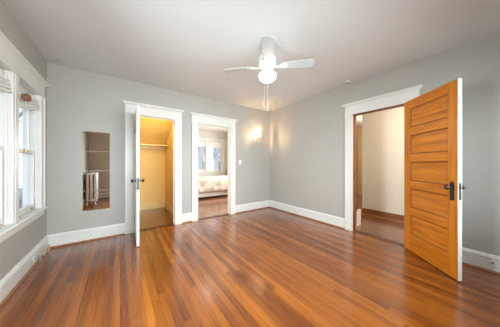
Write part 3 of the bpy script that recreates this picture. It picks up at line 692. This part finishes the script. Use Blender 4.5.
# quilt draped over the bed, hanging on the doorway side
b = MB(); rs = []
for i in range(41):
    x = bx0-.02+(bx1-bx0+.04)*i/40; w = .010*math.sin(i*1.1)+.006*math.sin(i*2.7)
    prof = [(by0-.028+w*1.5,.215+.006*math.sin(i*.9)),(by0-.024+w,.30),(by0-.018+w*.6,.45),(by0-.010,.58),(by0+.02,.65),(by0+.09,.685),(by0+.35,.70),(by0+.8,.71+.008*math.sin(i*.7)),(by1-.2,.70),(by1-.03,.66),(by1+.012,.6),(by1+.014,.35)]
    rs.append([Vector((x, p[0], p[1])) for p in prof])
b.rings(rs, closed=False, caps=False)
q = b.build('quilt', M['quilt'], None); s_ = q.modifiers.new('thickness', 'SOLIDIFY'); s_.thickness = .02; s_.offset = 1
tag(seat(q, ((bx0+bx1)/2, (by0+by1)/2, .64)), 'cream quilt with beige scroll pattern spread over the bedroom bed', 'quilt')
for i, (w, lab) in enumerate(zip(WB, ('cream roller shade half down in the right bedroom window', 'cream roller shade half down in the left bedroom window'))):
    o = empty('roller_shade', ((w[0]+w[1])/2, BY-.005, WBZ[1])); tag(o, lab, 'window shade', 'roller shades in the bedroom windows')
    b = MB(fr_bed); b.tube([(w[0]+.01, -.018, WBZ[1]-.022), (w[1]-.01, -.018, WBZ[1]-.022)], .016, 12); b.build('roller', M['fabric'], o)
    b = MB(fr_bed); b.box((w[0]+.016, -.006, 2.0), (w[1]-.016, -.004, WBZ[1]-.022)); b.build('shade_cloth', M['fabric'], o)
    b = MB(fr_bed); b.box((w[0]+.016, -.010, 1.985), (w[1]-.016, 0, 2.005)); b.build('hem_bar', M['enamel'], o)
o = empty('fill_ceiling_light', (2.2, 5.3, H)); tag(o, 'round glass fill light added to the bedroom beyond the doorway', 'ceiling light')  # lamp added out of view to brighten the bedroom
MB().lathe([(.12,0),(.12,-.02),(.10,-.03)], (2.2,5.3,H), 'z', 24).build('fixture_base', M['enamel'], o)
MB().lathe([(.10,-.02),(.14,-.04),(.15,-.07),(.10,-.11),(.01,-.125)], (2.2,5.3,H), 'z', 24).build('glass_bowl', M['bedfill'], o)

# ------------------------------------------------------------ hall
o = empty('fill_ceiling_light', (4.15, .15, H)); tag(o, 'round glass fill light added to the hall behind the wall', 'ceiling light')  # unseen lamp added to brighten the hall
MB().lathe([(.10,0),(.10,-.02),(.09,-.03)], (4.15,.15,H), 'z', 24).build('fixture_base', M['brass'], o)
MB().lathe([(.09,-.02),(.12,-.04),(.13,-.07),(.09,-.11),(.01,-.125)], (4.15,.15,H), 'z', 24).build('glass_bowl', M['hallfill'], o)
o = empty('fill_ceiling_light', (6.6, 2.4, H)); tag(o, 'round glass fill light added to the far hall around the corner', 'ceiling light')  # second unseen lamp, added to light the far hall
MB().lathe([(.10,0),(.10,-.02),(.09,-.03)], (6.6,2.4,H), 'z', 24).build('fixture_base', M['brass'], o)
MB().lathe([(.09,-.02),(.12,-.04),(.13,-.07),(.09,-.11),(.01,-.125)], (6.6,2.4,H), 'z', 24).build('glass_bowl', M['hallfill'], o)
b = MB(); b.box((3.80, 1.69, .0), (4.02, 1.83, .015)); b.frus((3.805,1.695,4.015,1.825), .015, (3.80,1.69,4.02,1.83), .29); b.box((3.795, 1.685, .29), (4.025, 1.835, .305))
ob = empty('newel_post', (3.88, 1.76, 0)); tag(ob, 'dark wooden post on a white base just inside the hall doorway', 'post')
b.build('post_base', M['white'], ob, .003)
b = MB(); b.box((3.865, 1.70, .305), (3.905, 1.74, 2.0)); b.frus((3.86,1.695,3.91,1.745), 2.0, (3.87,1.705,3.90,1.735), 2.03); b.build('shaft', M['darkwood'], ob, .003)

# ------------------------------------------------------------ radiator (seen in the mirror)
o = empty('radiator', (-.70, .36, 0)); tag(o, 'white cast-iron column radiator reflected in the mirror', 'radiator')
rad_sections = 8
for k in range(rad_sections):
    y = .63 - k*.070
    b = MB(); cols = (-.79, -.70, -.61)
    for x in cols: b.tube([(x, y, .13), (x, y, .18), (x, y, .90), (x, y, .94)], [.027, .033, .033, .027], 12)
    for z in (.15, .93):
        b.lathe([(.010,-.125),(.030,-.115),(.036,-.09),(.036,.09),(.030,.115),(.010,.125)], (-.70, y, z), 'x', 14)
        b.tube([(-.70, y+.037, z), (-.70, y-.037, z)], .022, 12)
    if k in (0, rad_sections-1):
        for x in (-.79, -.61): b.tube([(x, y, .14), (x, y, .06), (x+(.012 if x > -.7 else -.012), y, .03), (x+(.014 if x > -.7 else -.014), y, 0)], [.026, .017, .017, .026], 12)
    b.build('section', M['iron'], o)
b = MB(); b.tube([(-.62, .02, .15), (-.62, .02, .10), (-.62, .02, 0)], .014, 10); b.tube([(-.62,.10,.15),(-.62,.02,.15)], .016, 10); b.build('valve_pipe', M['iron'], o)

# ------------------------------------------------------------ outside
tag(MB().box((-40, -40, -4.1), (40, 60, -4.0)).build('ground', M['ground'], None), 'pale lawn outside the windows', 'ground', kind='structure')
def tree(x, y, h, seed, label):
    rnd = random.Random(seed); b = MB()
    def branch(p, d, L, r, lev):
        pts = [p]; dd = d.copy(); rr = [r]
        for i in range(4):
            dd = (dd+Vector((rnd.uniform(-.16,.16), rnd.uniform(-.16,.16), rnd.uniform(-.03,.12)))).normalized()
            pts.append(pts[-1]+dd*L/4); rr.append(r*(1-.14*(i+1)))
        b.tube(pts, rr, 7 if lev < 2 else 4)
        if lev >= 4: return
        for i in range(3 if lev else 5):
            q = pts[rnd.choice((2,3,4))]; a = rnd.uniform(0, 2*PI)
            nd = (dd*.7+Vector((math.cos(a), math.sin(a), rnd.uniform(.1,.6)))*.65).normalized()
            branch(q, nd, L*rnd.uniform(.55,.72), r*.45, lev+1)
    branch(Vector((x, y, -4)), Vector((0, 0, 1)), h, .17, 0)
    tag(seat(b.build('bare_tree', M['bark'], None), (x, y, -4)), label, 'tree', 'bare trees outside the windows')
tree(-3.3, 10.6, 6.0, 3, 'bare pale tree outside the window nearest the mirror wall')
tree(-9.5, 14.5, 6.5, 5, 'bare pale tree outside the window at the left edge')
tree(5.3, 15.5, 6.5, 8, 'bare pale tree outside the far bedroom windows')
# neighbouring house seen through the bedroom windows
o = empty('neighbour_house', (10, 25, -4)); tag(o, 'pale neighbouring house beyond the bedroom windows', 'house')
MB().box((5, 22, -4), (15, 28, 2.2)).build('house_wall', M['siding'], o)
MB().prism([(21.6, 2.2), (28.4, 2.2), (25, 4.6)], 4.7, 15.3, lambda p, d: (d, p[0], p[1])).build('roof', M['roofing'], o)
for x in (6.2, 8.4, 10.6, 12.8):
    for z in (-2.6, .2):
        f = MB().box((x, 21.94, z), (x+1, 22.0, z+1.4)).build('window', M['white'], o)
        MB().box((x+.08, 21.92, z+.08), (x+.92, 21.94, z+1.32)).build('pane', M['grey'], f)
